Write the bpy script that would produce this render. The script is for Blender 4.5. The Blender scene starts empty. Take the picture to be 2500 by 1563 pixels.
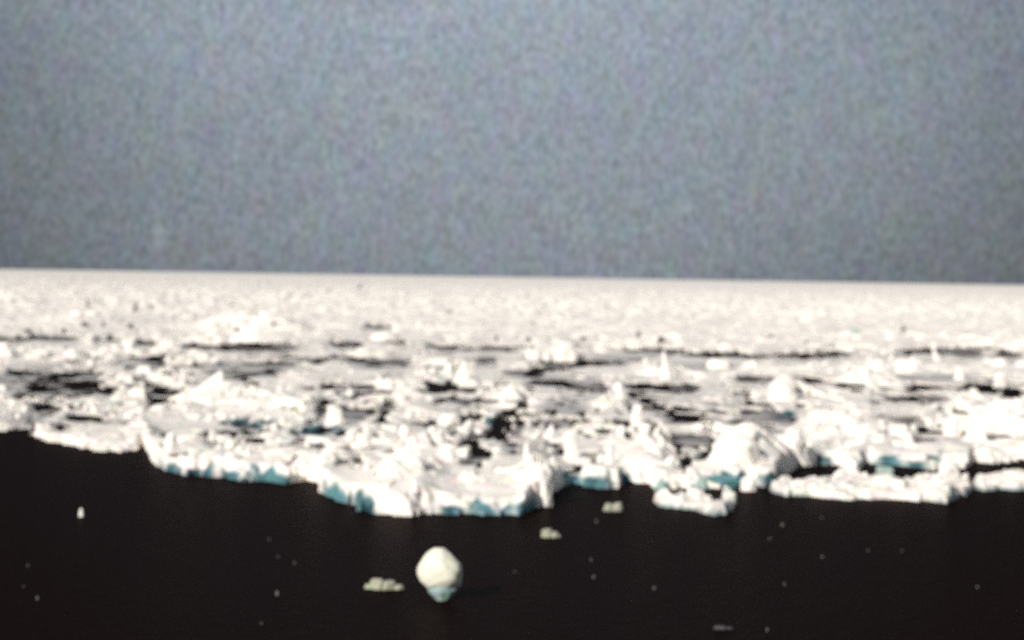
import bpy, bmesh, math, random
import numpy as np
from mathutils import Vector

R = math.radians
sc = bpy.context.scene

# ------------------------------------------------------------------ camera
CAM_H = 12.0
HFOV = R(30)
W0, H0 = 2500.0, 1563.0
FPX = W0 / 2 / math.tan(HFOV / 2)
PITCH = math.atan((H0 / 2 - 676.0) / FPX)
ROLL = math.atan(39.0 / 2500.0)
fwd = np.array([0, math.cos(PITCH), -math.sin(PITCH)])
r0 = np.array([1.0, 0, 0]); u0 = np.array([0, math.sin(PITCH), math.cos(PITCH)])
rgt = math.cos(ROLL) * r0 + math.sin(ROLL) * u0
upv = -math.sin(ROLL) * r0 + math.cos(ROLL) * u0
cam_d = bpy.data.cameras.new("camera")
cam = bpy.data.objects.new("camera", cam_d)
sc.collection.objects.link(cam)
from mathutils import Matrix
M4 = Matrix(((rgt[0], upv[0], -fwd[0], 0), (rgt[1], upv[1], -fwd[1], 0), (rgt[2], upv[2], -fwd[2], CAM_H), (0, 0, 0, 1)))
cam.matrix_world = M4
cam_d.sensor_width = 36
cam_d.angle = HFOV
cam_d.clip_start = 0.5
cam_d.clip_end = 80000
cam_d.dof.use_dof = True            # the film frame is soft all over: focus lies short of the ice
cam_d.dof.focus_distance = 22.0
cam_d.dof.aperture_fstop = 0.8
sc.camera = cam

# ------------------------------------------------------------------ exposure
sc.view_settings.view_transform = 'Standard'
sc.view_settings.look = 'None'
sc.view_settings.exposure = 0.0
sc.view_settings.gamma = 1.0

# ------------------------------------------------------------------ sun and sky
SUN_EL, SUN_AZ = R(27), R(215)      # azimuth clockwise from +Y: the sun stands behind the camera, a little left
sun_d = bpy.data.lights.new("sun", 'SUN')
sun_d.energy = 4.9
sun_d.angle = R(0.5)
sun_d.color = (1.0, 0.935, 0.86)
sun = bpy.data.objects.new("sun", sun_d)
sc.collection.objects.link(sun)
sdir = Vector((math.sin(SUN_AZ) * math.cos(SUN_EL), math.cos(SUN_AZ) * math.cos(SUN_EL), math.sin(SUN_EL)))
sun.rotation_euler = sdir.to_track_quat('Z', 'Y').to_euler()
sun.location = (0, -20, 60)

world = bpy.data.worlds.new("World")
sc.world = world
world.use_nodes = True
nt = world.node_tree
for n in list(nt.nodes): nt.nodes.remove(n)
N = nt.nodes.new; L = nt.links.new
out = N('ShaderNodeOutputWorld'); bg = N('ShaderNodeBackground'); bg.inputs[1].default_value = 0.1
sky = N('ShaderNodeTexSky'); sky.sky_type = 'NISHITA'; sky.sun_disc = False
sky.sun_elevation = SUN_EL; sky.sun_rotation = SUN_AZ
tc = N('ShaderNodeTexCoord')
# broad cloud tone
mp = N('ShaderNodeMapping'); mp.inputs['Scale'].default_value = (1, 1, 1.6)
L(tc.outputs['Generated'], mp.inputs['Vector'])
n1 = N('ShaderNodeTexNoise'); n1.inputs['Scale'].default_value = 4.0; n1.inputs['Detail'].default_value = 5
L(mp.outputs[0], n1.inputs['Vector'])
sx = N('ShaderNodeSeparateXYZ'); L(tc.outputs['Generated'], sx.inputs[0])
# sky tone: brightest ahead, darker along the horizon; lens vignette painted in as darker sides
ax = N('ShaderNodeMath'); ax.operation = 'MULTIPLY'; L(sx.outputs['X'], ax.inputs[0]); L(sx.outputs['X'], ax.inputs[1])
ax2 = N('ShaderNodeMath'); ax2.operation = 'MULTIPLY_ADD'; L(ax.outputs[0], ax2.inputs[0]); ax2.inputs[1].default_value = -6.6; ax2.inputs[2].default_value = 1.0
axc = N('ShaderNodeMath'); axc.operation = 'MAXIMUM'; L(ax2.outputs[0], axc.inputs[0]); axc.inputs[1].default_value = 0.45
zr = N('ShaderNodeMapRange'); L(sx.outputs['Z'], zr.inputs[0])
zr.inputs[1].default_value = 0.0; zr.inputs[2].default_value = 0.13; zr.inputs[3].default_value = 0.68; zr.inputs[4].default_value = 1.0
mm = N('ShaderNodeMath'); mm.operation = 'MULTIPLY'; L(axc.outputs[0], mm.inputs[0]); L(zr.outputs[0], mm.inputs[1])
nr = N('ShaderNodeMapRange'); L(n1.outputs[0], nr.inputs[0])
nr.inputs[1].default_value = 0.3; nr.inputs[2].default_value = 0.7; nr.inputs[3].default_value = 0.92; nr.inputs[4].default_value = 1.08
mm2 = N('ShaderNodeMath'); mm2.operation = 'MULTIPLY'; L(mm.outputs[0], mm2.inputs[0]); L(nr.outputs[0], mm2.inputs[1])
# film grain put into the sky colour as fine mottling, streaked downwards
mp2 = N('ShaderNodeMapping'); mp2.inputs['Scale'].default_value = (1, 1, 0.5)
L(tc.outputs['Generated'], mp2.inputs['Vector'])
n2 = N('ShaderNodeTexNoise'); n2.inputs['Scale'].default_value = 95; n2.inputs['Detail'].default_value = 6; n2.inputs['Roughness'].default_value = 0.75
L(mp2.outputs[0], n2.inputs['Vector'])
mixn = N('ShaderNodeMix'); mixn.data_type = 'RGBA'; mixn.blend_type = 'MIX'; mixn.inputs[0].default_value = 0.29
mixn.inputs[6].default_value = (0.5, 0.5, 0.5, 1)
L(n2.outputs['Color'], mixn.inputs[7])
n3 = N('ShaderNodeTexNoise'); n3.inputs['Scale'].default_value = 520; n3.inputs['Detail'].default_value = 1
L(mp2.outputs[0], n3.inputs['Vector'])
g3 = N('ShaderNodeMapRange'); g3.clamp = False; L(n3.outputs[0], g3.inputs[0])
g3.inputs[1].default_value = 0.3; g3.inputs[2].default_value = 0.7; g3.inputs[3].default_value = 0.76; g3.inputs[4].default_value = 1.24
mm3 = N('ShaderNodeMath'); mm3.operation = 'MULTIPLY'; L(mm2.outputs[0], mm3.inputs[0]); L(g3.outputs[0], mm3.inputs[1])
cmul = N('ShaderNodeVectorMath'); cmul.operation = 'MULTIPLY'
L(mixn.outputs[2], cmul.inputs[0]); cmul.inputs[1].default_value = (2 * 3.35, 2 * 3.82, 2 * 4.45)
csc = N('ShaderNodeVectorMath'); csc.operation = 'SCALE'; L(cmul.outputs[0], csc.inputs[0]); # a faint upright wisp of cloud low on the left
wd = Vector((-0.1828, 0.9830, 0.0174)).normalized()
ws = N('ShaderNodeVectorMath'); ws.operation = 'SUBTRACT'; L(tc.outputs['Generated'], ws.inputs[0]); ws.inputs[1].default_value = wd
wm = N('ShaderNodeVectorMath'); wm.operation = 'MULTIPLY'; L(ws.outputs[0], wm.inputs[0]); wm.inputs[1].default_value = (1 / 0.0023, 0.5, 1 / 0.0120)
wl_ = N('ShaderNodeVectorMath'); wl_.operation = 'LENGTH'; L(wm.outputs[0], wl_.inputs[0])
wr = N('ShaderNodeMapRange'); wr.interpolation_type = 'SMOOTHSTEP'; L(wl_.outputs['Value'], wr.inputs[0])
wr.inputs[1].default_value = 0.0; wr.inputs[2].default_value = 1.8; wr.inputs[3].default_value = 1.32; wr.inputs[4].default_value = 1.0
mm4 = N('ShaderNodeMath'); mm4.operation = 'MULTIPLY'; L(mm3.outputs[0], mm4.inputs[0]); L(wr.outputs[0], mm4.inputs[1])
L(mm4.outputs[0], csc.inputs['Scale'])
mix = N('ShaderNodeMix'); mix.data_type = 'RGBA'; mix.inputs[0].default_value = 0.96   # overcast covers nearly all of the clear sky
L(sky.outputs[0], mix.inputs[6]); L(csc.outputs[0], mix.inputs[7])
L(mix.outputs[2], bg.inputs[0]); L(bg.outputs[0], out.inputs[0])
sc.cycles.use_denoising = False

# ------------------------------------------------------------------ helpers
K = 2500.0 / 2418.0     # the measuring picture was 2418 wide

def ground(dx, dy, z=0.0):
    """point of the plane z seen at measuring-picture pixel (dx, dy)"""
    px, py = dx * K, dy * K
    d = fwd * FPX + rgt * (px - W0 / 2) + upv * (H0 / 2 - py)
    t = (z - CAM_H) / d[2]
    return d[0] * t, d[1] * t

def project(x, y, z):
    v0, v1, v2 = x, y, z - CAM_H
    a = v0 * rgt[0] + v1 * rgt[1] + v2 * rgt[2]
    b = v0 * upv[0] + v1 * upv[1] + v2 * upv[2]
    c = v0 * fwd[0] + v1 * fwd[1] + v2 * fwd[2]
    return (W0 / 2 + FPX * a / c) / K, (H0 / 2 - FPX * b / c) / K

def size_at(dx, dy):
    """metres per measuring-picture pixel at the ground there"""
    x, y = ground(dx, dy)
    return math.hypot(x, y) / FPX * K

def h2(ix, iy, s):
    a = (ix.astype(np.int64) * 374761393 + iy.astype(np.int64) * 668265263 + s * 1442695041) & 0xFFFFFFFF
    a = ((a ^ (a >> 13)) * 1274126177) & 0xFFFFFFFF
    a = ((a ^ (a >> 16)) * 2246822519) & 0xFFFFFFFF
    a = a ^ (a >> 15)
    return (a & 0xFFFFFF).astype(np.float64) / 0xFFFFFF

def vnoise(x, y, s, seed):
    x = x / s; y = y / s
    ix = np.floor(x); iy = np.floor(y); fx = x - ix; fy = y - iy
    fx = fx * fx * (3 - 2 * fx); fy = fy * fy * (3 - 2 * fy)
    a = h2(ix, iy, seed); b = h2(ix + 1, iy, seed); c = h2(ix, iy + 1, seed); d = h2(ix + 1, iy + 1, seed)
    return (a * (1 - fx) + b * fx) * (1 - fy) + (c * (1 - fx) + d * fx) * fy

def fbm(x, y, s, seed, o=4):
    v = 0; a = 0.5; t = 0
    for k in range(o):
        v = v + a * vnoise(x, y, s / 2 ** k, seed + k * 17); t += a; a *= 0.5
    return v / t

def slabs(x, y, s, seed, tilt):
    """broken slabs: every cell is a plane with a height and a tilt of its own. returns height 0..1-ish, random id, gap distance"""
    gx = np.floor(x / s); gy = np.floor(y / s)
    best = np.full(x.shape, 1e9); sec = np.full(x.shape, 1e9)
    hh = np.zeros(x.shape); rr = np.zeros(x.shape)
    for i in (-1, 0, 1):
        for j in (-1, 0, 1):
            cx = gx + i; cy = gy + j
            px = (cx + 0.1 + 0.8 * h2(cx, cy, seed)) * s; py = (cy + 0.1 + 0.8 * h2(cx, cy, seed + 1)) * s
            d = (x - px) ** 2 + (y - py) ** 2
            r = h2(cx, cy, seed + 2); tx = h2(cx, cy, seed + 3) - 0.5; ty = h2(cx, cy, seed + 4) - 0.5
            v = r + ((x - px) * tx + (y - py) * ty) * tilt / s
            m = d < best
            sec = np.where(m, best, np.minimum(sec, d))
            best = np.where(m, d, best); hh = np.where(m, v, hh); rr = np.where(m, r, rr)
    return hh, rr, (np.sqrt(sec) - np.sqrt(best)) / s

def smooth(a, b, v):
    t = np.clip((v - a) / (b - a), 0, 1); return t * t * (3 - 2 * t)

# ------------------------------------------------------------------ materials
def new_mat(name):
    m = bpy.data.materials.new(name); m.use_nodes = True
    return m, m.node_tree, m.node_tree.nodes['Principled BSDF']

def ice_material(name, base, var=0.06, scale=1.3, rough=0.55, attr=False, bump=0.4):
    m, t, p = new_mat(name)
    g = t.nodes.new('ShaderNodeNewGeometry')
    nz = t.nodes.new('ShaderNodeTexNoise'); nz.inputs['Scale'].default_value = scale; nz.inputs['Detail'].default_value = 4
    t.links.new(g.outputs['Position'], nz.inputs['Vector'])
    mx = t.nodes.new('ShaderNodeMix'); mx.data_type = 'RGBA'; mx.inputs[0].default_value = var * 2
    mx.inputs[6].default_value = (0.5, 0.5, 0.5, 1); t.links.new(nz.outputs['Color'], mx.inputs[7])
    col = t.nodes.new('ShaderNodeVectorMath'); col.operation = 'MULTIPLY'
    t.links.new(mx.outputs[2], col.inputs[0])
    two = t.nodes.new('ShaderNodeVectorMath'); two.operation = 'SCALE'; two.inputs['Scale'].default_value = 2.0
    if attr:
        a = t.nodes.new('ShaderNodeAttribute'); a.attribute_name = 'tone'
        s = t.nodes.new('ShaderNodeSeparateColor'); t.links.new(a.outputs['Color'], s.inputs[0])
        m1 = t.nodes.new('ShaderNodeMix'); m1.data_type = 'RGBA'
        m1.inputs[6].default_value = (*base, 1); m1.inputs[7].default_value = (0.40, 0.385, 0.375, 1)
        t.links.new(s.outputs[0], m1.inputs[0])
        m2 = t.nodes.new('ShaderNodeMix'); m2.data_type = 'RGBA'; m2.inputs[7].default_value = (0.085, 0.215, 0.245, 1)
        t.links.new(m1.outputs[2], m2.inputs[6]); t.links.new(s.outputs[1], m2.inputs[0])
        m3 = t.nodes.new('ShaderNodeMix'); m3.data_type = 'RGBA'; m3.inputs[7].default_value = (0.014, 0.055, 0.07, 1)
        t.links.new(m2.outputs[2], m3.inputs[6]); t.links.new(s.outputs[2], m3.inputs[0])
        m4 = t.nodes.new('ShaderNodeMix'); m4.data_type = 'RGBA'; m4.inputs[7].default_value = (0.10, 0.085, 0.09, 1)
        t.links.new(m3.outputs[2], m4.inputs[6]); t.links.new(a.outputs['Alpha'], m4.inputs[0])
        t.links.new(m4.outputs[2], two.inputs[0])
    else:
        two.inputs[0].default_value = base
    t.links.new(two.outputs[0], col.inputs[1])
    t.links.new(col.outputs[0], p.inputs['Base Color'])
    p.inputs['Roughness'].default_value = rough
    p.inputs['IOR'].default_value = 1.31
    b = t.nodes.new('ShaderNodeBump'); b.inputs['Strength'].default_value = bump; b.inputs['Distance'].default_value = 0.12
    nb = t.nodes.new('ShaderNodeTexNoise'); nb.inputs['Scale'].default_value = 2.6; nb.inputs['Detail'].default_value = 5
    t.links.new(g.outputs['Position'], nb.inputs['Vector']); t.links.new(nb.outputs[0], b.inputs['Height'])
    t.links.new(b.outputs[0], p.inputs['Normal'])
    return m

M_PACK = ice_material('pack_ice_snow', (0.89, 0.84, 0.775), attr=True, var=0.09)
M_ICE = ice_material('white_ice', (0.89, 0.85, 0.79), var=0.04)
M_CREAM = ice_material('cream_ice', (0.80, 0.79, 0.66), var=0.05, scale=3)
M_DULL = ice_material('wet_dull_ice', (0.36, 0.36, 0.28), var=0.15, scale=4, rough=0.35)
M_BLUE = ice_material('blue_ice', (0.12, 0.27, 0.30), var=0.3, scale=2.0, rough=0.3)
M_PALE = ice_material('pale_blue_ice', (0.33, 0.45, 0.42), var=0.15, scale=2.0, rough=0.4)
M_CRUMB = ice_material('wet_ice_crumb', (0.16, 0.15, 0.14), var=0.1)
M_DARK = ice_material('dark_ice', (0.07, 0.062, 0.07), var=0.15, scale=2.0, rough=0.5)  # near-black; on the pack its colour stands in for shaded hummock faces

def water_material():
    m, t, p = new_mat('sea_water')
    p.inputs['Base Color'].default_value = (0.009, 0.0058, 0.0058, 1)
    p.inputs['Roughness'].default_value = 0.3
    p.inputs['IOR'].default_value = 1.33
    p.inputs['Specular IOR Level'].default_value = 0.1
    g = t.nodes.new('ShaderNodeNewGeometry')
    n = t.nodes.new('ShaderNodeTexNoise'); n.inputs['Scale'].default_value = 1.4; n.inputs['Detail'].default_value = 6; n.inputs['Roughness'].default_value = 0.6
    t.links.new(g.outputs['Position'], n.inputs['Vector'])
    b = t.nodes.new('ShaderNodeBump'); b.inputs['Strength'].default_value = 0.6; b.inputs['Distance'].default_value = 0.25
    t.links.new(n.outputs[0], b.inputs['Height']); t.links.new(b.outputs[0], p.inputs['Normal'])
    d = t.nodes.new('ShaderNodeBsdfDiffuse'); d.inputs[0].default_value = (0.0062, 0.0022, 0.0018, 1)
    mx = t.nodes.new('ShaderNodeMixShader'); mx.inputs[0].default_value = 0.125
    o = t.nodes['Material Output']
    t.links.new(d.outputs[0], mx.inputs[1]); t.links.new(p.outputs[0], mx.inputs[2]); t.links.new(mx.outputs[0], o.inputs['Surface'])
    return m
M_SEA = water_material()

def tag(o, label=None, cat=None, group=None, kind=None):
    if label: o['label'] = label
    if cat: o['category'] = cat
    if group: o['group'] = group
    if kind: o['kind'] = kind
    return o

def mesh_obj(name, v, f, mat, parent=None, smooth_shade=False, loc=None, tone=None):
    me = bpy.data.meshes.new(name)
    v = np.asarray(v, dtype=np.float32); f = np.asarray(f, dtype=np.int32)
    k = f.shape[1]
    me.vertices.add(len(v)); me.vertices.foreach_set('co', v.ravel())
    me.loops.add(f.size); me.loops.foreach_set('vertex_index', f.ravel())
    me.polygons.add(len(f)); me.polygons.foreach_set('loop_start', np.arange(0, f.size, k, dtype=np.int32))
    me.polygons.foreach_set('use_smooth', np.full(len(f), smooth_shade))
    me.update(calc_edges=True)
    if tone is not None:
        a = me.color_attributes.new('tone', 'FLOAT_COLOR', 'POINT')
        c = np.zeros((len(v), 4), dtype=np.float32); c[:, :tone.shape[1]] = tone
        a.data.foreach_set('color', c.ravel())
    me.materials.append(mat)
    o = bpy.data.objects.new(name, me); sc.collection.objects.link(o)
    if loc is not None: o.location = loc
    if parent is not None: o.parent = parent
    return o

# ------------------------------------------------------------------ sea
def build_sea():
    R_ = np.concatenate([[0.0], np.geomspace(8, 60000, 60)])
    th = np.linspace(0, 2 * math.pi, 73)[:-1]
    v = [(0, 0, 0)]
    for r in R_[1:]:
        for t in th: v.append((r * math.sin(t), r * math.cos(t), 0))
    n = len(th)
    tris = []; 
    for i in range(n): tris.append((0, 1 + (i + 1) % n, 1 + i, ))
    for k in range(len(R_) - 2):
        a = 1 + k * n; b = a + n
        for i in range(n):
            j = (i + 1) % n
            tris += [(a + i, a + j, b + j), (a + i, b + j, b + i)]
    o = mesh_obj('sea', v, tris, M_SEA)
    tag(o, kind='structure')
build_sea()

# ------------------------------------------------------------------ where the ice lies (measured on the photograph, mapped to the ground)
EDGE = [(-400, 1000), (0, 1016), (60, 1011), (70, 1024), (100, 1036), (150, 1050), (200, 1060), (280, 1068), (320, 1064), (338, 1052), (350, 1075), (362, 1092), (385, 1108),
        (430, 1122), (500, 1130), (600, 1137), (655, 1143), (675, 1148), (688, 1142), (750, 1141), (760, 1163), (800, 1184), (850, 1203),
        (900, 1214), (950, 1219), (1030, 1214), (1100, 1215), (1180, 1221), (1235, 1219), (1275, 1198), (1303, 1165), (1325, 1146), (1360, 1142), (1400, 1150),
        (1455, 1156), (1472, 1138), (1530, 1140), (1545, 1152), (1700, 1152), (1738, 1150), (1765, 1142), (1800, 1150), (1825, 1148), (1870, 1112), (1900, 1102), (1985, 1100), (2000, 1112), (2030, 1110), (2045, 1092),
        (2090, 1098), (2195, 1106), (2225, 1104), (2280, 1108), (2296, 1092), (2418, 1087), (2850, 1085)]
EX = np.array([e[0] for e in EDGE], float); EY = np.array([e[1] for e in EDGE], float)

# open leads and pools between the floes: centre, half width, half height on the photograph
LEADS = [(600, 822, 105, 7), (480, 820, 45, 4), (820, 815, 42, 5), (895, 774, 34, 3), (935, 808, 26, 4), (1060, 826, 25, 4), (1150, 826, 60, 4), (1150, 852, 26, 8),
         (1240, 884, 50, 8), (1380, 859, 105, 6), (1300, 872, 50, 5), (1310, 908, 65, 7), (1390, 915, 60, 9), (1550, 829, 75, 5), (1690, 838, 80, 5), (1790, 842, 50, 4), (1880, 841, 60, 6),
         (1965, 838, 45, 6), (2140, 833, 20, 4), (2220, 829, 80, 6), (2290, 835, 32, 9), (2385, 838, 32, 7), (1520, 912, 40, 7), (1600, 918, 60, 9), (1790, 897, 50, 7), (1890, 899, 55, 4),
         (2190, 915, 55, 5), (2330, 920, 75, 8), (2390, 932, 25, 8), (2170, 944, 80, 5), (2070, 952, 15, 4), (1580, 967, 75, 6), (1650, 984, 80, 4), (1800, 978, 45, 7), (1850, 992, 35, 7),
         (30, 802, 45, 4), (130, 800, 60, 5), (260, 803, 30, 3), (345, 812, 25, 4), (360, 850, 25, 4), (130, 888, 45, 5), (40, 884, 30, 4), (200, 880, 30, 5), (180, 916, 50, 5), (245, 925, 20, 6), (110, 912, 40, 5),
         (390, 925, 32, 8), (370, 945, 28, 5), (110, 965, 32, 12), (195, 988, 45, 6), (250, 995, 30, 3), (150, 1008, 30, 5), (295, 996, 18, 3), (70, 1010, 14, 12),
         (770, 950, 14, 10), (760, 976, 16, 7), (830, 980, 26, 13), (865, 972, 10, 7), (1000, 1001, 52, 5), (590, 1010, 40, 5), (600, 1026, 18, 5), (700, 1032, 13, 12), (760, 1022, 40, 4),
         (1025, 912, 22, 9), (1065, 915, 18, 6), (1230, 1012, 18, 16), (1180, 1038, 55, 4), (1115, 1052, 20, 8), (1310, 998, 45, 7), (1115, 1096, 24, 7), (1360, 1108, 42, 6), (1430, 1018, 16, 5),
         (490, 1033, 10, 5), (555, 1048, 12, 7), (1640, 1044, 52, 9), (1600, 1056, 12, 16), (1625, 1088, 14, 20), (1668, 1088, 22, 9), (1560, 1035, 16, 7), (1500, 968, 14, 5), (1470, 975, 12, 5), (1535, 1078, 12, 9), (1320, 1068, 12, 5),
         (640, 860, 60, 4), (540, 882, 60, 4), (620, 885, 40, 4), (1095, 880, 8, 10), (1880, 1020, 10, 6), (2150, 1010, 8, 4), (1985, 1012, 8, 4)]
LEADS = np.array(LEADS, float)
LEADS[:, 2] *= 1.08; LEADS[:, 3] = LEADS[:, 3] * 1.12 + 1.5
FRONTS = np.stack([LEADS[:, 0], LEADS[:, 1] + LEADS[:, 3] * 0.8 + 7, LEADS[:, 2] * 1.02, LEADS[:, 3] * 0.6 + 9], -1)
# grey new ice
THIN = [(580, 872, 130, 20), (330, 862, 70, 22), (110, 905, 150, 50), (1460, 850, 90, 14), (900, 860, 90, 18), (1340, 900, 110, 14), (1330, 965, 70, 25), (1260, 1070, 120, 26), (2200, 895, 120, 12), (1650, 870, 120, 16), (60, 1000, 60, 14)]
# blue ice by the water line
TEAL = [(430, 1105, 60, 26), (530, 1125, 110, 24), (640, 1140, 60, 20), (800, 1180, 50, 30), (870, 1195, 45, 28), (1060, 1205, 50, 18), (1160, 1200, 90, 24), (1250, 1210, 40, 20), (1350, 1138, 30, 14), (1400, 1145, 60, 18), (1470, 1140, 20, 10),
        (1590, 1120, 50, 34), (1690, 1140, 90, 26), (1640, 1120, 60, 30), (1820, 1135, 40, 20), (1940, 1085, 32, 22), (2140, 1098, 80, 18), (2330, 1115, 50, 20), (590, 1003, 60, 9), (760, 1022, 70, 12), (1060, 900, 26, 18), (1850, 985, 32, 9), (1850, 1080, 30, 20), (1160, 1000, 20, 10)]

def ell(lst, X, Y):
    d = np.full(X.shape, 50.0)
    for cx, cy, a, b in lst:
        m = (np.abs(X - cx) < a * 4 + 40) & (np.abs(Y - cy) < b * 4 + 40)
        if m.any(): d[m] = np.minimum(d[m], np.sqrt(((X[m] - cx) / a) ** 2 + ((Y[m] - cy) / b) ** 2))
    return d

# swells of the surface: hummocks and domes (photo x, foot y, half width, half depth in px, height m)
BUMPS = [(935, 1172, 95, 34, 1.15), (1040, 1165, 80, 34, 0.85), (1262, 1172, 48, 34, 1.0), (1170, 1168, 70, 30, 0.75), (810, 1140, 60, 24, 0.5), (1130, 1135, 90, 18, 0.4),
         (520, 958, 70, 16, 1.7), (620, 968, 90, 16, 1.2), (700, 985, 60, 12, 0.8), (430, 975, 60, 12, 0.8), (560, 785, 80, 10, 3.0), (660, 790, 60, 8, 2.0), (200, 770, 100, 8, 2.0),
         (1545, 1100, 45, 20, 1.3), (1500, 1115, 50, 16, 0.6), (1730, 1110, 60, 22, 1.6), (1800, 1112, 60, 20, 1.45), (1880, 1088, 50, 16, 1.3), (440, 1085, 60, 20, 0.5), (700, 1110, 70, 20, 0.5), (560, 1100, 70, 18, 0.4),
         (2100, 1045, 130, 16, 0.8), (2300, 1030, 150, 22, 1.2), (2380, 990, 60, 20, 1.4), (2260, 960, 80, 14, 1.1), (1980, 1000, 100, 16, 0.9), (1860, 930, 60, 12, 1.5), (2050, 905, 60, 10, 1.5), (960, 960, 80, 14, 0.8), (1000, 1060, 60, 14, 0.7),
         (1210, 950, 40, 12, 1.2), (1460, 950, 50, 12, 1.2), (1080, 895, 40, 10, 1.5), (880, 840, 80, 10, 1.2), (1330, 850, 45, 8, 2.0), (330, 1030, 60, 12, 0.3), (1700, 1010, 80, 12, 0.7), (1490, 1010, 60, 12, 0.7), (1580, 895, 30, 8, 1.2)]

def field(x, y, near):
    SX, SY = project(x, y, 0.0)
    wx = (fbm(x, y, 3.0, 5) - 0.5); wy = (fbm(x, y, 3.0, 9) - 0.5)
    wx2 = (vnoise(x, y, 0.6, 15) - 0.5)
    persp = np.clip((SY - 655) / 500.0, 0.02, 1.2)
    X = SX + (wx * 60 + wx2 * 14) * persp; Y = SY + wy * 34 * persp
    edge = np.interp(SX + wx * 16 + wx2 * 11, EX, EY) + wy * 7 + (vnoise(x, y, 0.45, 19) - 0.5) * 6 + (vnoise(x, y * 0.5, 1.3, 23) - 0.5) * 7 - SY
    ice = edge > 0
    ld = ell(LEADS, X, Y)
    def crack(yy):
        n_ = np.abs(fbm(x + wx * 2, yy + wy * 3, 24.0, 601, 4) - 0.5)
        return n_ / (0.024 * smooth(0.42, 0.62, vnoise(x, yy, 38.0, 607)) * smooth(790, 830, SY) * smooth(8, 40, edge) + 1e-4)
    ld = np.minimum(ld, crack(y)); ck = np.minimum(crack(y + 5), crack(y + 11))
    ld_front = np.minimum(ell(FRONTS, X, Y), np.maximum(ck, 0.7))             # ice just in front of a lead stays low so that the water shows
    thin = smooth(1.15, 0.6, ell(THIN, X, Y))
    teal = smooth(1.25, 0.6, ell(TEAL, SX, SY)) * smooth(0.22, 0.5, 0.6 * vnoise(x, y * 0.4, 0.9, 401) + 0.4 * vnoise(x, y * 0.4, 2.6, 411))
    h20, r20, g20 = slabs(x + wx * 3, y + wy * 3, 19.0, 31, 0.5)
    h6, r6, g6 = slabs(x + wx * 1.5, y + wy * 1.5, 6.3, 41, 0.9)
    rough = smooth(0.35, 0.75, fbm(x, y, 26.0, 77, 3))
    z = 0.12 + 0.08 * h20 + 0.20 * h6 * (0.2 + rough)
    D_ = np.hypot(x, y)
    zfar = z * 0.6 + 0.3 * smooth(0.88, 1.0, r6) * h6 + (1.2 + 1.9 * smooth(400, 700, D_)) * fbm(x, y, 3.2 + 0 * x, 95, 2) + 1.2 * fbm(x, y, 60.0, 99, 3) ** 3
    if near:
        nf = smooth(90, 40, edge) * smooth(330, 380, SX)
        h2_, r2, g2 = slabs(x + wx * 0.7, y + wy * 0.7, 2.1, 51, 1.3)
        h1_, r1, g1 = slabs(x, y, 0.75, 61, 1.2)
        z = z + (0.22 * h2_ ** 2 + 0.07 * h1_) * (0.25 + 0.9 * rough) * (1 - 0.6 * nf) + 0.25 * nf * vnoise(x, y * 0.6, 1.9, 471)
        z = z + 0.8 * smooth(0.9, 1.0, r2) * rough * smooth(0.0, 0.3, g2) * (1 - 0.7 * nf)      # upended slabs
        z = z + 0.05 * fbm(x, y, 0.8, 91, 3)
        fb = smooth(300, 425, D_); z = z * (1 - fb) + zfar * fb
    else:
        z = zfar
    low = smooth(0.9, 1.3, ld_front)
    z = 0.06 + (z - 0.06) * (0.12 + 0.88 * low)
    for cx, cy, a, b, hh in BUMPS:
        m = (np.abs(SX - cx) < a * 3) & (np.abs(SY - cy) < b * 3)
        if m.any():
            q = ((SX[m] - cx) / a) ** 2 + ((SY[m] - cy) / b) ** 2
            z[m] += low[m] * hh * np.exp(-q * 1.2) * (0.75 + 0.5 * (h2_[m] if near else h6[m]))
    z = z * (1 - 0.75 * thin) + 0.03 * thin
    # holes between the slabs
    p = 0.05 + 0.0 * SX
    for cx, cy, a, b, s in ((150, 900, 280, 80, 0.26), (820, 985, 150, 70, 0.26), (1250, 1010, 280, 95, 0.27), (1650, 960, 400, 60, 0.18), (2200, 900, 300, 60, 0.13), (900, 850, 400, 50, 0.12), (1650, 1060, 120, 45, 0.25), (400, 850, 300, 50, 0.14)):
        q = ((SX - cx) / a) ** 2 + ((SY - cy) / b) ** 2
        p = np.maximum(p, s * np.exp(-q))
    p = p * smooth(730, 830, SY) * smooth(4, 30, edge)
    _, ra, ga = slabs(x + wx * 1.6, (y + wy * 4) * 0.24, 0.85, 171, 0)
    _, rb, gb = slabs(x + wx * 2.6, (y + wy * 5) * 0.24, 1.6, 181, 0)
    hole = ((ra < p * 1.5) & (D_ < 230)) | (rb < p * 1.1)
    z = np.where(hole, np.minimum(z, -0.15), z)
    nil = smooth(0.53, 0.61, fbm(x, y * 0.35, 2.6, 521, 3)) * (ld < 1.0) * (edge > 4)
    lead = (ld < 1.0) & (nil < 0.5)
    z = np.where(nil >= 0.5, 0.02, z)
    slush = np.maximum(smooth(1.7, 1.05, ld) * 0.4, smooth(0.52, 0.72, fbm(x, y * 0.3, 7.0, 531, 3)) * smooth(760, 840, SY) * 0.5) * smooth(10, 60, edge) * smooth(0.9, 0.3, z)
    # edge of the pack: bank that rises straight out of the water
    bank = smooth(0, 5, edge)
    z = np.where(z > 0, z + 0.42 * smooth(70, 15, edge) * (0.5 + 0.5 * smooth(330, 380, SX)) * low, z)
    z = np.where(z > 0.05, z + low * smooth(90, 20, edge) * (SX > 300) * (0.55 * np.maximum(0, vnoise(x, y * 0.6, 1.5, 461) - 0.45) + 0.9 * np.maximum(0, fbm(x, y * 0.5, 5.0, 467, 3) - 0.5)), z)
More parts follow.
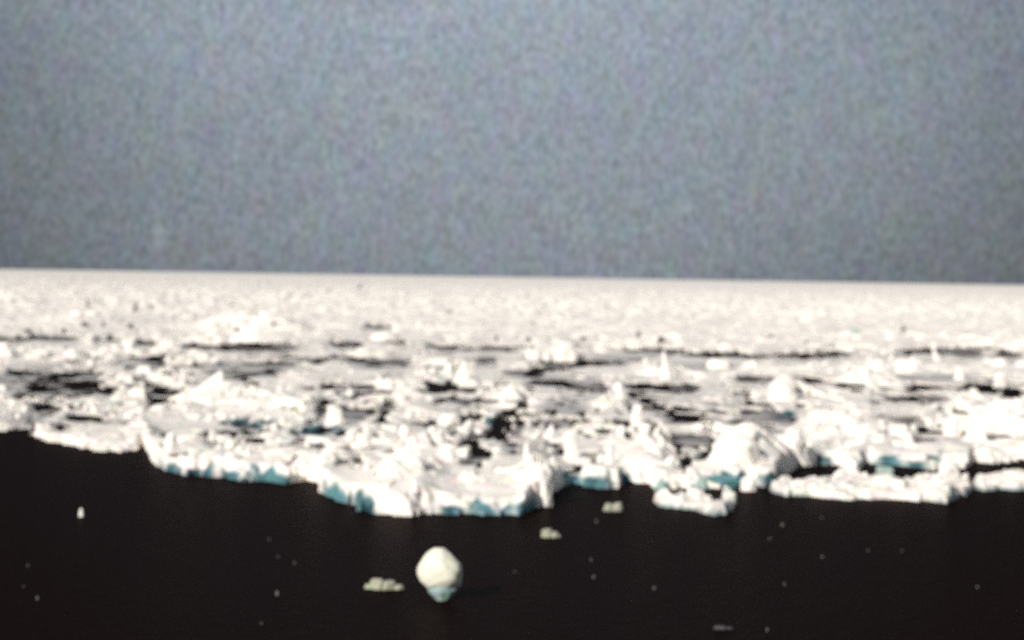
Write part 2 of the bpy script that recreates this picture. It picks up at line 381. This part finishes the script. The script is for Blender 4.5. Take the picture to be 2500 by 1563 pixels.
    thr = 0.08 + 0.75 * vnoise(x, y * 0.3, 0.55, 431) ** 1.5 + 0.25 * vnoise(x, y * 0.3, 2.2, 437)
    z = np.where(z > 0, z * (0.22 + 0.78 * smooth(-1, 9, edge)), z)
    z = np.where(ice & ~lead, z, -0.6)
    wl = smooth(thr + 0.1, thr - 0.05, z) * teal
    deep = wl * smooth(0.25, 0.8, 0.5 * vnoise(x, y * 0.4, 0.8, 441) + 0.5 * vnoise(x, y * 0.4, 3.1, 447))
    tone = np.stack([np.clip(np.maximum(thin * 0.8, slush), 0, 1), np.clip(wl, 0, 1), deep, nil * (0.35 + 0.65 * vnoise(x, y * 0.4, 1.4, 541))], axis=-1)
    return z, tone, SX, SY

def grid(th, rr, near):
    T, D = np.meshgrid(th, rr)
    x = D * np.sin(T); y = D * np.cos(T)
    z, tone, SX, SY = field(x.ravel(), y.ravel(), near)
    v = np.stack([x.ravel(), y.ravel(), z], axis=-1)
    nr, nc = T.shape
    i = np.arange((nr - 1) * nc).reshape(nr - 1, nc)[:, :-1].ravel()
    f = np.stack([i, i + 1, i + 1 + nc, i + nc], axis=-1)
    keep = v[f, 2].max(axis=1) > 0
    return v, f[keep], tone, SX, SY

def emit(name, v, f, tone, mat):
    used = np.unique(f)
    idx = np.full(len(v), -1, dtype=np.int64); idx[used] = np.arange(len(used))
    return mesh_obj(name, v[used], idx[f], mat, tone=tone[used])

DN, DF = 84.0, 430.0
th_n = np.arange(R(-20), R(20), 0.00085)
rr_n = np.exp(np.arange(math.log(DN), math.log(DF), 0.0013))
V, F, TONE, SXn, SYn = grid(th_n, rr_n, True)

# floes: (photo x, photo y, label)
FLOES = [
 (170, 1040, 'low smooth greyish ice floe at the left end of the dark water edge'),
 (450, 1085, 'white ice floe with teal blue waterline left of the square notch in the pack edge'),
 (640, 1110, 'knobbly white ice floe just above the square dark notch in the pack edge'),
 (870, 1150, 'large bulging bright white floe reaching furthest down into the dark water, left half'),
 (1180, 1160, 'right half of the large bulging floe, ending in a rounded boulder shaped nose'),
 (1410, 1120, 'thin white ice floe with pale blue foot above the small drifting flat fragments'),
 (1560, 1110, 'floe under the pointed white cone shaped mound'),
 (1780, 1105, 'floe carrying the largest square white ice block by the water'),
 (1950, 1070, 'smooth pinkish white floe behind the dark channel with blue ice'),
 (2300, 1060, 'broad smooth snow covered floe at the right end of the pack edge'),
 (100, 950, 'broken grey floe full of dark pools at the left side of the picture'),
 (330, 1000, 'long flat pale floe stretching behind the low greyish front floe'),
 (560, 960, 'snowy floe with the long rounded white hummock in the left middle'),
 (720, 1040, 'floe cut by a thin teal melt channel in the left middle'),
 (960, 1030, 'floe with small dark pools behind the large bulging front floe'),
 (1210, 1050, 'dark speckled rubbly floe in the centre behind the front bulge'),
 (1000, 950, 'bright smooth white floe in the centre, behind the dark pools'),
 (1420, 1010, 'rubbly pale floe behind the tall narrow upright white block'),
 (1720, 1010, 'flat white floe behind the rectangular dark pool'),
 (1640, 940, 'pale floe lying between two long dark leads right of centre'),
 (2000, 960, 'white floe with rounded mounds in the right middle'),
 (2330, 975, 'floe rising to a pointed snow mound at the right side of the picture'),
 (1330, 935, 'shadowy pale floe with a dark lead along its far side, right of centre'),
 (330, 890, 'grey pale floe sprinkled with dark spots in the upper left'),
]
fc = F[:, 0]
cx, cy = V[fc, 0], V[fc, 1]
wob = (fbm(cx, cy, 9.0, 301, 4) - 0.5); wob2 = (fbm(cx, cy, 9.0, 311, 4) - 0.5)
fx = SXn[fc] + wob * 90; fy = SYn[fc] + wob2 * 30
best = np.full(len(F), 1e18); who = np.full(len(F), -1)
for k, (sx_, sy_, _l) in enumerate(FLOES):
    d = (fx - sx_) ** 2 + ((fy - sy_) * 2.8) ** 2
    m = d < best; best[m] = d[m]; who[m] = k
who[(fy < 868) | (SXn[fc] < -60) | (SXn[fc] > 2480)] = -1
for k, (_a, _b, lab) in enumerate(FLOES):
    ff = F[who == k]
    if len(ff) < 10: continue
    blue = (TONE[ff, 1].mean(axis=1) > 0.45) & (_b > 1030)
    bf = ff[blue]; idx = np.nonzero(blue)[0]; patches = []
    if len(bf):
        lab_v = np.arange(len(V))
        while True:                                # patches of blue ice that hang together
            m = lab_v[bf].min(axis=1); old = lab_v[bf].copy()
            np.minimum.at(lab_v, bf.ravel(), np.repeat(m, 4))
            if (lab_v[bf] == old).all(): break
        comp = lab_v[bf[:, 0]]
        blue = np.zeros(len(ff), bool)
        for c_ in np.unique(comp):
            if (comp == c_).sum() > 60: patches.append(bf[comp == c_]); blue[idx[comp == c_]] = True
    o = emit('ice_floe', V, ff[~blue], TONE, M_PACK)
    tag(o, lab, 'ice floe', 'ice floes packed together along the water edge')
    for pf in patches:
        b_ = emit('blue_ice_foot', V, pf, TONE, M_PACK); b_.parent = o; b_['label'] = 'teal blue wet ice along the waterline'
o = emit('pack_ice', V, F[who == -1], TONE, M_PACK)
tag(o, 'broken white pack ice with dark leads', 'pack ice', kind='stuff')
rr_f = np.concatenate([np.exp(np.arange(math.log(rr_n[-1]), math.log(6000), 0.003)), np.geomspace(6010, 50000, 60)])
v2, f2, t2, _, _ = grid(np.arange(R(-24), R(24), 0.0016), rr_f, False)
o = emit('far_pack_ice', v2, f2, t2, M_PACK)
tag(o, 'white pack ice running unbroken to the horizon', 'pack ice', kind='stuff')

# ------------------------------------------------------------------ ice blocks
def ico(sub):
    bm = bmesh.new(); bmesh.ops.create_icosphere(bm, subdivisions=sub, radius=1.0)
    v = np.array([q.co[:] for q in bm.verts]); f = np.array([[q.index for q in p.verts] for p in bm.faces]); bm.free()
    return v / np.linalg.norm(v, axis=1)[:, None], f
ICO = {k: ico(k) for k in (1, 2, 3, 4, 5)}

def block_shape(w, d, h, seed, style='block', sub=4, noise=0.04):
    """ice block standing on z=0: planes cut from a solid; style sets how the top closes"""
    rs = np.random.RandomState(seed)
    v, f = ICO[sub]
    pl = []
    n = rs.randint(5, 8); a0 = rs.rand() * 6.28
    for k in range(n):
        a = a0 + 6.283 * k / n + rs.uniform(-.25, .25)
        tz = {'block': rs.uniform(-.05, .25), 'cone': rs.uniform(.42, .6), 'spike': rs.uniform(.42, .52), 'dome': rs.uniform(.0, .3), 'slab': rs.uniform(-.1, .1)}[style]
        nn = np.array([math.cos(a), math.sin(a), tz]); nn /= np.linalg.norm(nn)
        pl.append((nn, rs.uniform(.82, 1.0) * (.62 if style in ('cone', 'spike') else .9)))
    if style in ('block', 'dome', 'slab'):
        for k in range(4):
            a = rs.rand() * 6.28; t = rs.uniform(.5, 1.1)
            nn = np.array([math.cos(a) * t, math.sin(a) * t, 1]); nn /= np.linalg.norm(nn)
            pl.append((nn, rs.uniform(.88, 1.08)))
        pl.append((np.array([rs.uniform(-.2, .2), rs.uniform(-.2, .2), 1.0]), .95))
    pl.append((np.array([0, 0, -1.0]), .95))
    rad = np.full(len(v), 9.0)
    acc = np.zeros(len(v)); pw = 14 if style == 'dome' else 40
    for nn, dd in pl:
        c = np.maximum(v @ nn, 1e-6)
        acc += (c / dd) ** pw
    rad = acc ** (-1.0 / pw)
    rad = np.minimum(rad, 2.6)
    p = v * rad[:, None]
    ph = rs.rand(3) * 50
    q = p * 2.4 + ph
    nz = (np.sin(q[:, 0] * 1.7 + np.sin(q[:, 1] * 2.1)) * np.sin(q[:, 1] * 1.9 + q[:, 2]) + .6 * np.sin(q[:, 2] * 4.3 + q[:, 0] * 3.1) * np.sin(q[:, 1] * 5.0) + .4 * np.sin(q[:, 0] * 9 + q[:, 2] * 7) * np.sin(q[:, 1] * 8.3))
    p = p * (1 + noise * nz)[:, None]
    lo, hi = p.min(0), p.max(0)
    p = (p - (lo + hi) / 2) / (hi - lo)
    p[:, 2] += 0.5
    return p * np.array([w, d, h]), f

def add_block(name, px, py, wpx, hpx, style, label, cat, group=None, mat=None, seed=None, depth=0.9, lift=0.15, sub=4, base=0.25, noise=0.04, tilt=0):
    """py: pixel row of the block's foot, wpx/hpx: its size in the measuring picture"""
    x, y = ground(px, py, base)
    if wpx < 66:                                  # small pieces sit on the surface as it lies there
        for _ in range(3):
            zz = float(field(np.array([x]), np.array([y + 0.2]), math.hypot(x, y) < DF - 5)[0][0])
            b_ = max(0.02, zz)
            x, y = ground(px, py, b_)
        base = b_; lift = max(lift, 0.2)
    s = math.hypot(x, y) / FPX * K
    w, h = wpx * s, hpx * s + lift
    h *= 0.88 if style == 'cone' else 1.0
    v, f = block_shape(w, w * depth, h, seed if seed is not None else int(px * 7 + py), style, sub, noise)
    v = v - np.array([0, 0, lift])
    if tilt:
        v = v.copy(); v[:, 0] += tilt * np.maximum(v[:, 2], 0)
    o = mesh_obj(name, v, f, mat or M_ICE, loc=(x, y + w * depth / 2, base))
    tag(o, label, cat, group)
    return o

G = 'ice blocks standing out of the pack'
BL = [
 ('ice_block', 1990, 1128, 50, 26, 'cone', 'ragged white lump in the dark channel, left of the bridging lump', M_ICE),
 ('ice_block', 2092, 1122, 44, 20, 'block', 'pale blue lump at the foot of the teal wall in the dark channel', M_PALE),
 ('ice_block', 1562, 1156, 40, 34, 'cone', 'pale ragged ice lump left of the leaning light blue slab', M_PALE),
 ('ice_block', 1655, 1150, 44, 34, 'cone', 'pale ragged wedge between the light blue slab and the deep blue ice foot', M_PALE),
 ('ice_block', 2016, 1122, 44, 30, 'dome', 'low white lump bridging the dark channel at its middle', M_ICE),
 ('ice_block', 2245, 1132, 60, 30, 'dome', 'wide white lump pinching the dark channel near the right border', M_ICE),
 ('ice_block', 1770, 1160, 40, 34, 'block', 'white lump at the left tip of the long narrow floe', M_ICE),
 ('ice_block', 1640, 1190, 50, 34, 'dome', 'white knob on the small low floe pushed out in front of the pack', M_ICE),
 # name, x, foot y, w, h, style, label, mat
 ('ice_block', 940, 1192, 150, 118, 'dome', 'brightest big rounded white ice mound at the lowest point of the pack edge', M_ICE),
 ('ice_boulder', 1268, 1196, 76, 100, 'dome', 'rounded white ice boulder at the right end of the bulging front floe', M_ICE),
 ('ice_block', 1110, 1190, 130, 66, 'dome', 'low wide white mound between the brightest mound and the rounded boulder', M_ICE),
 ('ice_block', 1350, 1096, 36, 78, 'block', 'tall narrow upright white ice block standing right of centre', M_ICE),
 ('ice_block', 1745, 1132, 138, 100, 'block', 'largest square shouldered white ice block, right of centre by the water', M_ICE),
 ('ice_block', 1868, 1100, 108, 74, 'block', 'broad white ice block touching the right side of the largest square block', M_ICE),
 ('ice_mound', 1545, 1118, 96, 84, 'cone', 'pointed white cone of ice left of the largest square block', M_ICE),
 ('ice_spike', 1578, 898, 32, 76, 'spike', 'thin sharp ice spike, the tallest needle in the pack', M_ICE),
 ('ice_block', 1334, 856, 58, 42, 'block', 'bright square ice block above the long dark lead right of centre', M_ICE),
 ('ice_spike', 896, 912, 28, 36, 'cone', 'small bright triangular ice tooth on grey ice left of centre', M_ICE),
 ('ice_mound', 1092, 906, 50, 62, 'cone', 'steep pale ice cone beside the dark teal pool', M_ICE),
 ('ice_mound', 1208, 946, 66, 44, 'cone', 'low pointed white mound just above the centre of the pack', M_ICE),
 ('ice_mound', 1462, 948, 60, 52, 'cone', 'pale pointed mound between the two long dark leads right of centre', M_ICE),
 ('ice_mound', 518, 962, 110, 56, 'cone', 'snowy hummock with a peaked top in the left middle of the pack', M_ICE),
 ('ice_mound', 640, 972, 100, 42, 'dome', 'rounded snow hummock right of the peaked one in the left middle', M_ICE),
 ('ice_mound', 1852, 946, 72, 46, 'dome', 'rounded pale mound in front of the short black lead at right', M_ICE),
 ('ice_mound', 2050, 906, 60, 34, 'cone', 'small bright peaked mound below the long lead at right', M_ICE),
 ('ice_mound', 2366, 1000, 90, 62, 'cone', 'pointed snow mound below the dark lead at the right border', M_ICE),
 ('ice_block', 2268, 898, 26, 40, 'cone', 'pale narrow ice tooth just below the black lead at far right', M_ICE),
 ('ice_block', 2364, 916, 30, 34, 'block', 'small white block above the dark lead near the right border', M_ICE),
 ('ice_spike', 2214, 852, 14, 44, 'spike', 'slanting thin ice splinter crossing the black lead at far right', M_ICE),
 ('ice_block', 1505, 1008, 26, 52, 'block', 'upright white block left of the short row of dark pools', M_ICE),
 ('ice_block', 1440, 1092, 22, 50, 'spike', 'thin pointed white shard between the upright block and the cone', M_ICE),
 ('ice_block', 1060, 1092, 48, 44, 'block', 'white square block lying behind the wide low mound', M_ICE),
 ('ice_block', 1244, 1088, 16, 44, 'block', 'slim pale upright slab above the rounded boulder', M_ICE),
 ('ice_block', 400, 1068, 36, 48, 'dome', 'rounded white block above the first teal patch of the edge', M_ICE),
 ('ice_block', 345, 1050, 18, 36, 'block', 'small bright block at the corner where the dark edge steps down', M_ICE),
 ('ice_block', 456, 1102, 26, 42, 'block', 'white block hanging over the teal patch at the left edge', M_ICE),
 ('ice_block', 562, 1106, 90, 30, 'dome', 'low white block pair above the teal waterline at left', M_ICE),
 ('ice_block', 708, 1118, 70, 52, 'block', 'broad pale block right above the square notch', M_ICE),
 ('ice_block', 800, 1150, 66, 50, 'dome', 'white shoulder of ice left of the brightest mound', M_ICE),
 ('ice_block', 860, 1050, 40, 26, 'block', 'small white block behind the brightest mound, left', M_ICE),
 ('ice_block', 1060, 1000, 60, 22, 'dome', 'flat white block right of the brown crescent pool', M_ICE),
 ('ice_block', 2078, 884, 26, 34, 'block', 'small white block standing at the end of the long lead', M_ICE),
 ('ice_block', 2156, 872, 22, 36, 'cone', 'narrow white tooth left of the black lead at far right', M_ICE),
 ('ice_block', 2082, 1046, 30, 18, 'block', 'tiny bright cube on the smooth snow at right', M_ICE),
 ('ice_block', 2146, 1050, 20, 28, 'block', 'small bright upright cube on the smooth snow at right', M_ICE),
 ('ice_block', 790, 1000, 40, 40, 'dome', 'white rounded block between the dark pools left of centre', M_ICE),
 ('ice_block', 980, 1100, 46, 36, 'block', 'white block directly behind the brightest mound', M_ICE),
 ('ice_block', 600, 812, 150, 58, 'cone', 'big distant bright ice hill above the long brown lead at left', M_ICE),
 ('ice_block', 905, 806, 70, 20, 'dome', 'distant low white hump left of centre', M_ICE),
 ('ice_block', 1260, 846, 36, 20, 'block', 'distant white block left of the bright square block', M_ICE),
 ('ice_block', 1700, 870, 60, 22, 'dome', 'low pale hump below the long lead, right of the needle', M_ICE),
 ('ice_block', 230, 770, 70, 24, 'dome', 'distant pale hump at upper left', M_ICE),
 ('ice_block', 2018, 788, 26, 14, 'dome', 'distant pale bluish block on the white pack at upper right', M_PALE),
 ('ice_block', 1942, 1096, 40, 34, 'cone', 'teal blue ice knob at the left end of the dark channel', M_BLUE),
 ('ice_block', 1600, 1144, 74, 26, 'cone', 'light blue ice slab leaning under the cone', M_BLUE),
 ('ice_block', 1700, 1152, 110, 26, 'slab', 'deep blue ice foot under the largest square block', M_BLUE),
 ('dark_ice_slab', 206, 722, 7, 16, 'block', 'tiny dark upright mark in the white far pack, leftmost', M_DARK),  # upright dark slabs: shade of hummock faces put into the colour
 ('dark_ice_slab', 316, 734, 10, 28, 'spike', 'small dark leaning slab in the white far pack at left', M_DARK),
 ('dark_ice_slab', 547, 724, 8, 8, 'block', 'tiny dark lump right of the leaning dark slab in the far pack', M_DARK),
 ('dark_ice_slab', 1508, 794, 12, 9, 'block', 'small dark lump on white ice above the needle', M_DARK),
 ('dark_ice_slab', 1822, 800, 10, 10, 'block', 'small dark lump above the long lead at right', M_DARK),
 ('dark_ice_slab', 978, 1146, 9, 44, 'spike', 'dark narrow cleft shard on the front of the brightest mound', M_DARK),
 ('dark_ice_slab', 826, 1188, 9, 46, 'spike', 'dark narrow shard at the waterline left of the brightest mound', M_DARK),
]
for (nm, x, y, w, h, st, lab, mat) in BL:
    near_edge = y > 1140
    add_block(nm, x, y, w, h, st, lab, 'ice block', G, mat=mat, base=0.05 if near_edge else 0.2, depth=0.8,
              sub=5 if w > 90 else 4, noise=0.14 if mat is M_BLUE else 0.075 if w > 90 else 0.13 if st == 'cone' else 0.09, tilt={(1578): -0.15, (2214): -0.35, (316): 0.35}.get(x, 0))

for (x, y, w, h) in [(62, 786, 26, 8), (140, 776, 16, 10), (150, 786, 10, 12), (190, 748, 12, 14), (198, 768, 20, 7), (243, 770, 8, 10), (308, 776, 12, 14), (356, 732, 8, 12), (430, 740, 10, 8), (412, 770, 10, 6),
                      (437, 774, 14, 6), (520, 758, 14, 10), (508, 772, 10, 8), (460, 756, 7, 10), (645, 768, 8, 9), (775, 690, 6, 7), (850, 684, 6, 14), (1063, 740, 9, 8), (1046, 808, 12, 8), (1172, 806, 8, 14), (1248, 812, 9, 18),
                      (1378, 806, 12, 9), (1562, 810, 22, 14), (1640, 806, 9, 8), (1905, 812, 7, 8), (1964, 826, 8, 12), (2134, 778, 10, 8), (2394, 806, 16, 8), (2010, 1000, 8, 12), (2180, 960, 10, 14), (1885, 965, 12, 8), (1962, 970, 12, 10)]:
    add_block('dark_ice_lump', x, y, w, h, 'dome', 'small dark lump of shade-coloured ice poking out of the white pack', 'ice lump', 'small dark lumps dotted over the white pack', mat=M_DARK, base=0.3, depth=0.8, sub=3, noise=0.09)  # shade on the ice, built as near-black lumps

# ------------------------------------------------------------------ low floes that float just in front of the pack
def strip_floe(top, bot, seed, height, label, name='ice_floe'):
    """flat floe whose near water line follows bot and whose far side follows top (photo rows)"""
    xs = np.arange(bot[0][0], bot[-1][0] + 1, 3.0)
    tb = np.interp(xs, [q[0] for q in bot], [q[1] for q in bot]); tt = np.interp(xs, [q[0] for q in top], [q[1] for q in top])
    n = 46
    P = []
    for i, xx in enumerate(xs):
        for j in range(n):
            u = j / (n - 1)
            yy = tb[i] + (tt[i] - tb[i]) * u
            gx, gy = ground(xx, yy); P.append((gx, gy, xx, u))
    P = np.array(P)
    e = (P[:, 2] - xs[0]) / (xs[-1] - xs[0])
    h2_, r2, g2 = slabs(P[:, 0], P[:, 1], 1.5, seed, 1.0); h1_, _, _ = slabs(P[:, 0], P[:, 1], 0.5, seed + 9, 1.0)
    z = height * (0.3 + 0.75 * h2_ + 0.35 * h1_ + 0.9 * np.maximum(0, vnoise(P[:, 0], P[:, 1] * 0.5, 1.7, seed + 21) - 0.5) * 2)
    u = P[:, 3]
    er = 0.75 * np.maximum(0, fbm(P[:, 0], P[:, 1] * 0.3, 1.6, seed + 31, 3) - 0.36)
    rim = smooth(0, 0.09, u - er) * smooth(1, 0.9, u + 2 * er) * smooth(0, 0.03, e) * smooth(1, 0.97, e)
    z = -0.4 + (z + 0.4) * np.sqrt(rim)
    v = np.stack([P[:, 0] + (vnoise(P[:, 0], P[:, 1], 0.7, seed) - .5) * 0.3, P[:, 1] + (vnoise(P[:, 0], P[:, 1], 0.9, seed + 3) - .5) * 0.8, z], -1)
    nc = n; nr = len(xs)
    i = np.arange((nr - 1) * nc).reshape(nr - 1, nc)[:, :-1].ravel()
    f = np.stack([i, i + nc, i + 1 + nc, i + 1], -1)
    tl = smooth(0.22, 0.06, z) * smooth(0.45, 0.7, vnoise(P[:, 0], P[:, 1], 4.0, seed + 5)) * 0.8
    tone = np.stack([0 * tl + 0.08, tl, 0.3 * tl], -1)
    o = mesh_obj(name, v, f, M_PACK, tone=tone)
    tag(o, label, 'ice floe', 'low floes lying in front of the pack edge')
strip_floe([(1545, 1182), (1640, 1166), (1738, 1176)], [(1545, 1196), (1600, 1208), (1650, 1216), (1700, 1227), (1738, 1208)], 501, 0.50,
           'small low white floe pushed out in front of the pack right of centre')
strip_floe([(1812, 1146), (1900, 1131), (2050, 1127), (2200, 1126), (2300, 1134)],
           [(1812, 1160), (1850, 1172), (1900, 1180), (1960, 1178), (2000, 1186), (2100, 1180), (2180, 1186), (2230, 1192), (2270, 1176), (2300, 1166)], 521, 0.50,
           'long narrow white floe with the dark channel behind it at the right')
strip_floe([(2292, 1136), (2380, 1132), (2418, 1130), (2800, 1120)],
           [(2292, 1150), (2320, 1160), (2380, 1158), (2418, 1160), (2600, 1150), (2800, 1150)], 541, 0.42,
           'thin pale floe running out of the picture at the right border')

# ------------------------------------------------------------------ rubble strewn over the pack
def rubble():
    rs = np.random.RandomState(7)
    vs, fs = [], []; off = 0; count = 0
    base_v, base_f = ICO[2]
    shapes = [block_shape(1, 1, 1, 900 + k, ['block', 'slab', 'cone', 'block'][k % 4], 2, 0.05) for k in range(40)]
    N_ = 16000
    sx_ = rs.uniform(-150, 2570, N_); t = rs.rand(N_); sy_ = 830 + 350 * t ** 1.1
    gx = np.zeros(N_); gy = np.zeros(N_)
    for i in range(N_): gx[i], gy[i] = ground(sx_[i], sy_[i])
    z, _, SX, SY = field(gx, gy, True)
    clump = fbm(gx, gy, 14.0, 611, 3); fr = ell(FRONTS, SX, SY)
    for i in range(N_):
        if z[i] < 0.1 or clump[i] < 0.54 or SY[i] > 1050 and rs.rand() < 0.6 or fr[i] < 1.3 or rs.rand() > 0.16: continue
        sz = 0.16 + 0.55 * rs.rand() ** 3.5 + 0.0009 * math.hypot(gx[i], gy[i])
        v, f = shapes[rs.randint(40)]
        a = rs.rand() * 6.28; c, s = math.cos(a), math.sin(a)
        p = v * np.array([sz * rs.uniform(.8, 1.6), sz, sz * rs.uniform(.5, 1.1)])
        tl = rs.uniform(-.4, .4); p = np.stack([p[:, 0], p[:, 1], p[:, 2] + tl * p[:, 0]], -1)
        p = np.stack([p[:, 0] * c - p[:, 1] * s, p[:, 0] * s + p[:, 1] * c, p[:, 2]], -1)
        vs.append(p + np.array([gx[i], gy[i], z[i] - 0.08])); fs.append(f + off); off += len(v); count += 1
    o = mesh_obj('ice_rubble', np.concatenate(vs), np.concatenate(fs), M_ICE)
    tag(o, 'loose white ice rubble strewn over the pack', 'ice rubble', kind='stuff')
rubble()

# ------------------------------------------------------------------ the drifting growler
def ring_body(sections, seed, rings=64, segs=96, noise=0.03, cuts=0):
    """lathe-like body from (z, centre x, half width, half depth) sections"""
    zs = np.array([s[0] for s in sections]); prm = np.array([s[1:] for s in sections])
    t = np.linspace(0, 1, rings); zz = np.interp(t, np.linspace(0, 1, len(zs)), zs)
    q = np.stack([np.interp(zz, zs, prm[:, k]) for k in range(3)], -1)
    a = np.linspace(0, 2 * math.pi, segs, endpoint=False)
    v = []
    rs = np.random.RandomState(seed); ph = rs.rand(6) * 6
    for i in range(rings):
        for k in range(segs):
            r = 1 + noise * (math.sin(3 * a[k] + ph[0] + zz[i] * 2) + .7 * math.sin(5 * a[k] + ph[1] - zz[i] * 5) + .5 * math.sin(9 * a[k] + ph[2] + zz[i] * 9))
            v.append((q[i, 0] + q[i, 1] * r * math.cos(a[k]), q[i, 2] * r * math.sin(a[k]), zz[i]))
    if cuts:                                       # melt facets
        A = np.array(v); c = (A.max(0) + A.min(0)) / 2; hw = (A.max(0) - A.min(0)) / 2
        for q_ in range(cuts):
            n_ = rs.normal(size=3); n_[1] -= 0.5; n_ /= np.linalg.norm(n_); d_ = ((A - c) / hw) @ n_; ex = np.maximum(0, d_ - rs.uniform(.78, .9))
            A = A - (ex[:, None] * n_ * 0.55) * hw
        v = [tuple(q_) for q_ in A]
    f = []
    for i in range(rings - 1):
        for k in range(segs):
            j = (k + 1) % segs
            f += [(i * segs + k, i * segs + j, (i + 1) * segs + j), (i * segs + k, (i + 1) * segs + j, (i + 1) * segs + k)]
    c0 = len(v); v.append((q[-1, 0], 0, zz[-1] + 0.001)); b = (rings - 1) * segs
    for k in range(segs): f.append((b + k, b + (k + 1) % segs, c0))
    return v, f

gx, gy = ground(1040, 1416)
s = math.hypot(gx, gy, CAM_H) / FPX * K          # metres per measuring pixel
gr = bpy.data.objects.new('drifting_ice_chunk', None); sc.collection.objects.link(gr); gr.location = (gx, gy, 0)
tag(gr, 'rounded cream white ice chunk drifting alone in the dark water', 'ice chunk')
# outline of the photograph: rows (y) -> left and right edges
rows = [(1394, 1016, 1076), (1384, 1004, 1086), (1372, 992, 1090), (1358, 987, 1091), (1344, 987, 1091), (1332, 990, 1087), (1324, 995, 1078), (1316, 998, 1070), (1308, 1004, 1062), (1301, 1013, 1053), (1296, 1021, 1048)]
secs = [((1416 - y) * s, ((l + r) / 2 - 1040) * s, (r - l) / 2 * s, (r - l) / 2 * s * 0.85) for y, l, r in rows]
secs.append((secs[-1][0] + 0.012, secs[-1][1], 0.02, 0.02))
v, f = ring_body(secs, 3, noise=0.03, cuts=6)
mesh_obj('body', v, f, M_CREAM, parent=gr, smooth_shade=True)
foot = [(-0.3, 0.05, 0.2, 0.2), (0.0, 0.05, 15 * s, 0.3), (8 * s, 0.05, 23 * s, 21 * s), (15 * s, 0.04, 29 * s, 25 * s), (24 * s, 0.05, 34 * s, 28 * s), (34 * s, 0.05, 34 * s, 28 * s)]
v, f = ring_body(foot, 5, noise=0.035)
mesh_obj('foot', v, f, M_PALE, parent=gr, smooth_shade=True)

def fragment(px, py, wpx, hpx, lumps, label, mat=M_DULL, group=None, seed=1):
    x, y = ground(px, py); s = math.hypot(x, y, CAM_H) / FPX * K
    vs, fs, off = [], [], 0
    for k, (dx, w, h, st) in enumerate(lumps):
        v, f = block_shape(w * wpx * s, w * wpx * s * 0.9, h * hpx * s + 0.08, seed * 10 + k, st, 4, 0.07)
        v = v + np.array([dx * wpx * s, 0, -0.08]); vs.append(v); fs.append(f + off); off += len(v)
    o = mesh_obj('ice_fragment', np.concatenate(vs), np.concatenate(fs), mat, loc=(x, y, 0))
    tag(o, label, 'ice fragment', group)
GF = 'small ice fragments drifting in the dark water'
fragment(908, 1390, 88, 27, [(-.2, .55, .9, 'dome'), (.1, .55, .7, 'dome'), (.34, .4, .4, 'dome'), (-.4, .3, .4, 'dome')], 'crumbled dull beige ice fragment floating left of the rounded drifting chunk', seed=2, group=GF)
fragment(1446, 1206, 46, 22, [(-.2, .6, .8, 'dome'), (.22, .6, .9, 'dome')], 'pale low ice fragment nearest the pack edge, right of the rounded boulder', seed=3, group=GF)
fragment(1300, 1268, 46, 22, [(-.2, .6, .9, 'dome'), (.2, .6, .6, 'dome'), (.4, .25, .3, 'dome')], 'dull flat ice fragment drifting between the pack edge and the rounded chunk', seed=4, group=GF)
fragment(1700, 1484, 56, 9, [(0, .7, .7, 'dome'), (.35, .5, .4, 'dome')], 'faint dark grey ice sliver awash at the lower right', seed=5, group=GF, mat=M_DARK)
fragment(192, 1220, 12, 19, [(0, 1, 1, 'dome')], 'brightest tiny ice crumb, alone on the left of the dark water', seed=6, group=GF, mat=M_ICE)
# crumbs of brash ice: small specks, all alike
CR = [(656, 1316, 8), (696, 1332, 7), (655, 1406, 9), (56, 1386, 7), (66, 1338, 6), (88, 1416, 6), (1216, 1352, 7), (1396, 1324, 6), (1402, 1366, 6), (1940, 1224, 7), (1847, 1242, 7), (1818, 1275, 8),
      (1942, 1317, 8), (1545, 1392, 7), (1852, 1382, 8), (2308, 1388, 7), (1812, 1490, 7), (2050, 1302, 5), (2130, 1302, 5), (1408, 1234, 6), (636, 1276, 5), (618, 1474, 6)]
v, f = block_shape(1, 1, 1, 77, 'dome', 2, 0.06)
crumb_me = None
for k, (px, py, d) in enumerate(CR):
    x, y = ground(px, py); s = math.hypot(x, y, CAM_H) / FPX * K
    if crumb_me is None:
        o = mesh_obj('ice_crumb', v - np.array([0, 0, .25]), f, M_CRUMB); crumb_me = o.data; first = o
    else:
        o = first.copy(); sc.collection.objects.link(o)
    o.location = (x, y, 0); q_ = 0.45 + 0.4 * ((k * 37) % 11) / 10; o.scale = (d * s * q_, d * s * q_, d * s * q_ * (1.2 + 0.5 * (k % 3))); o.rotation_euler = (0, 0, k * 1.3)
    tag(o, 'tiny dull speck of ice floating in the dark water', 'ice crumb', 'tiny ice crumbs scattered over the dark water')
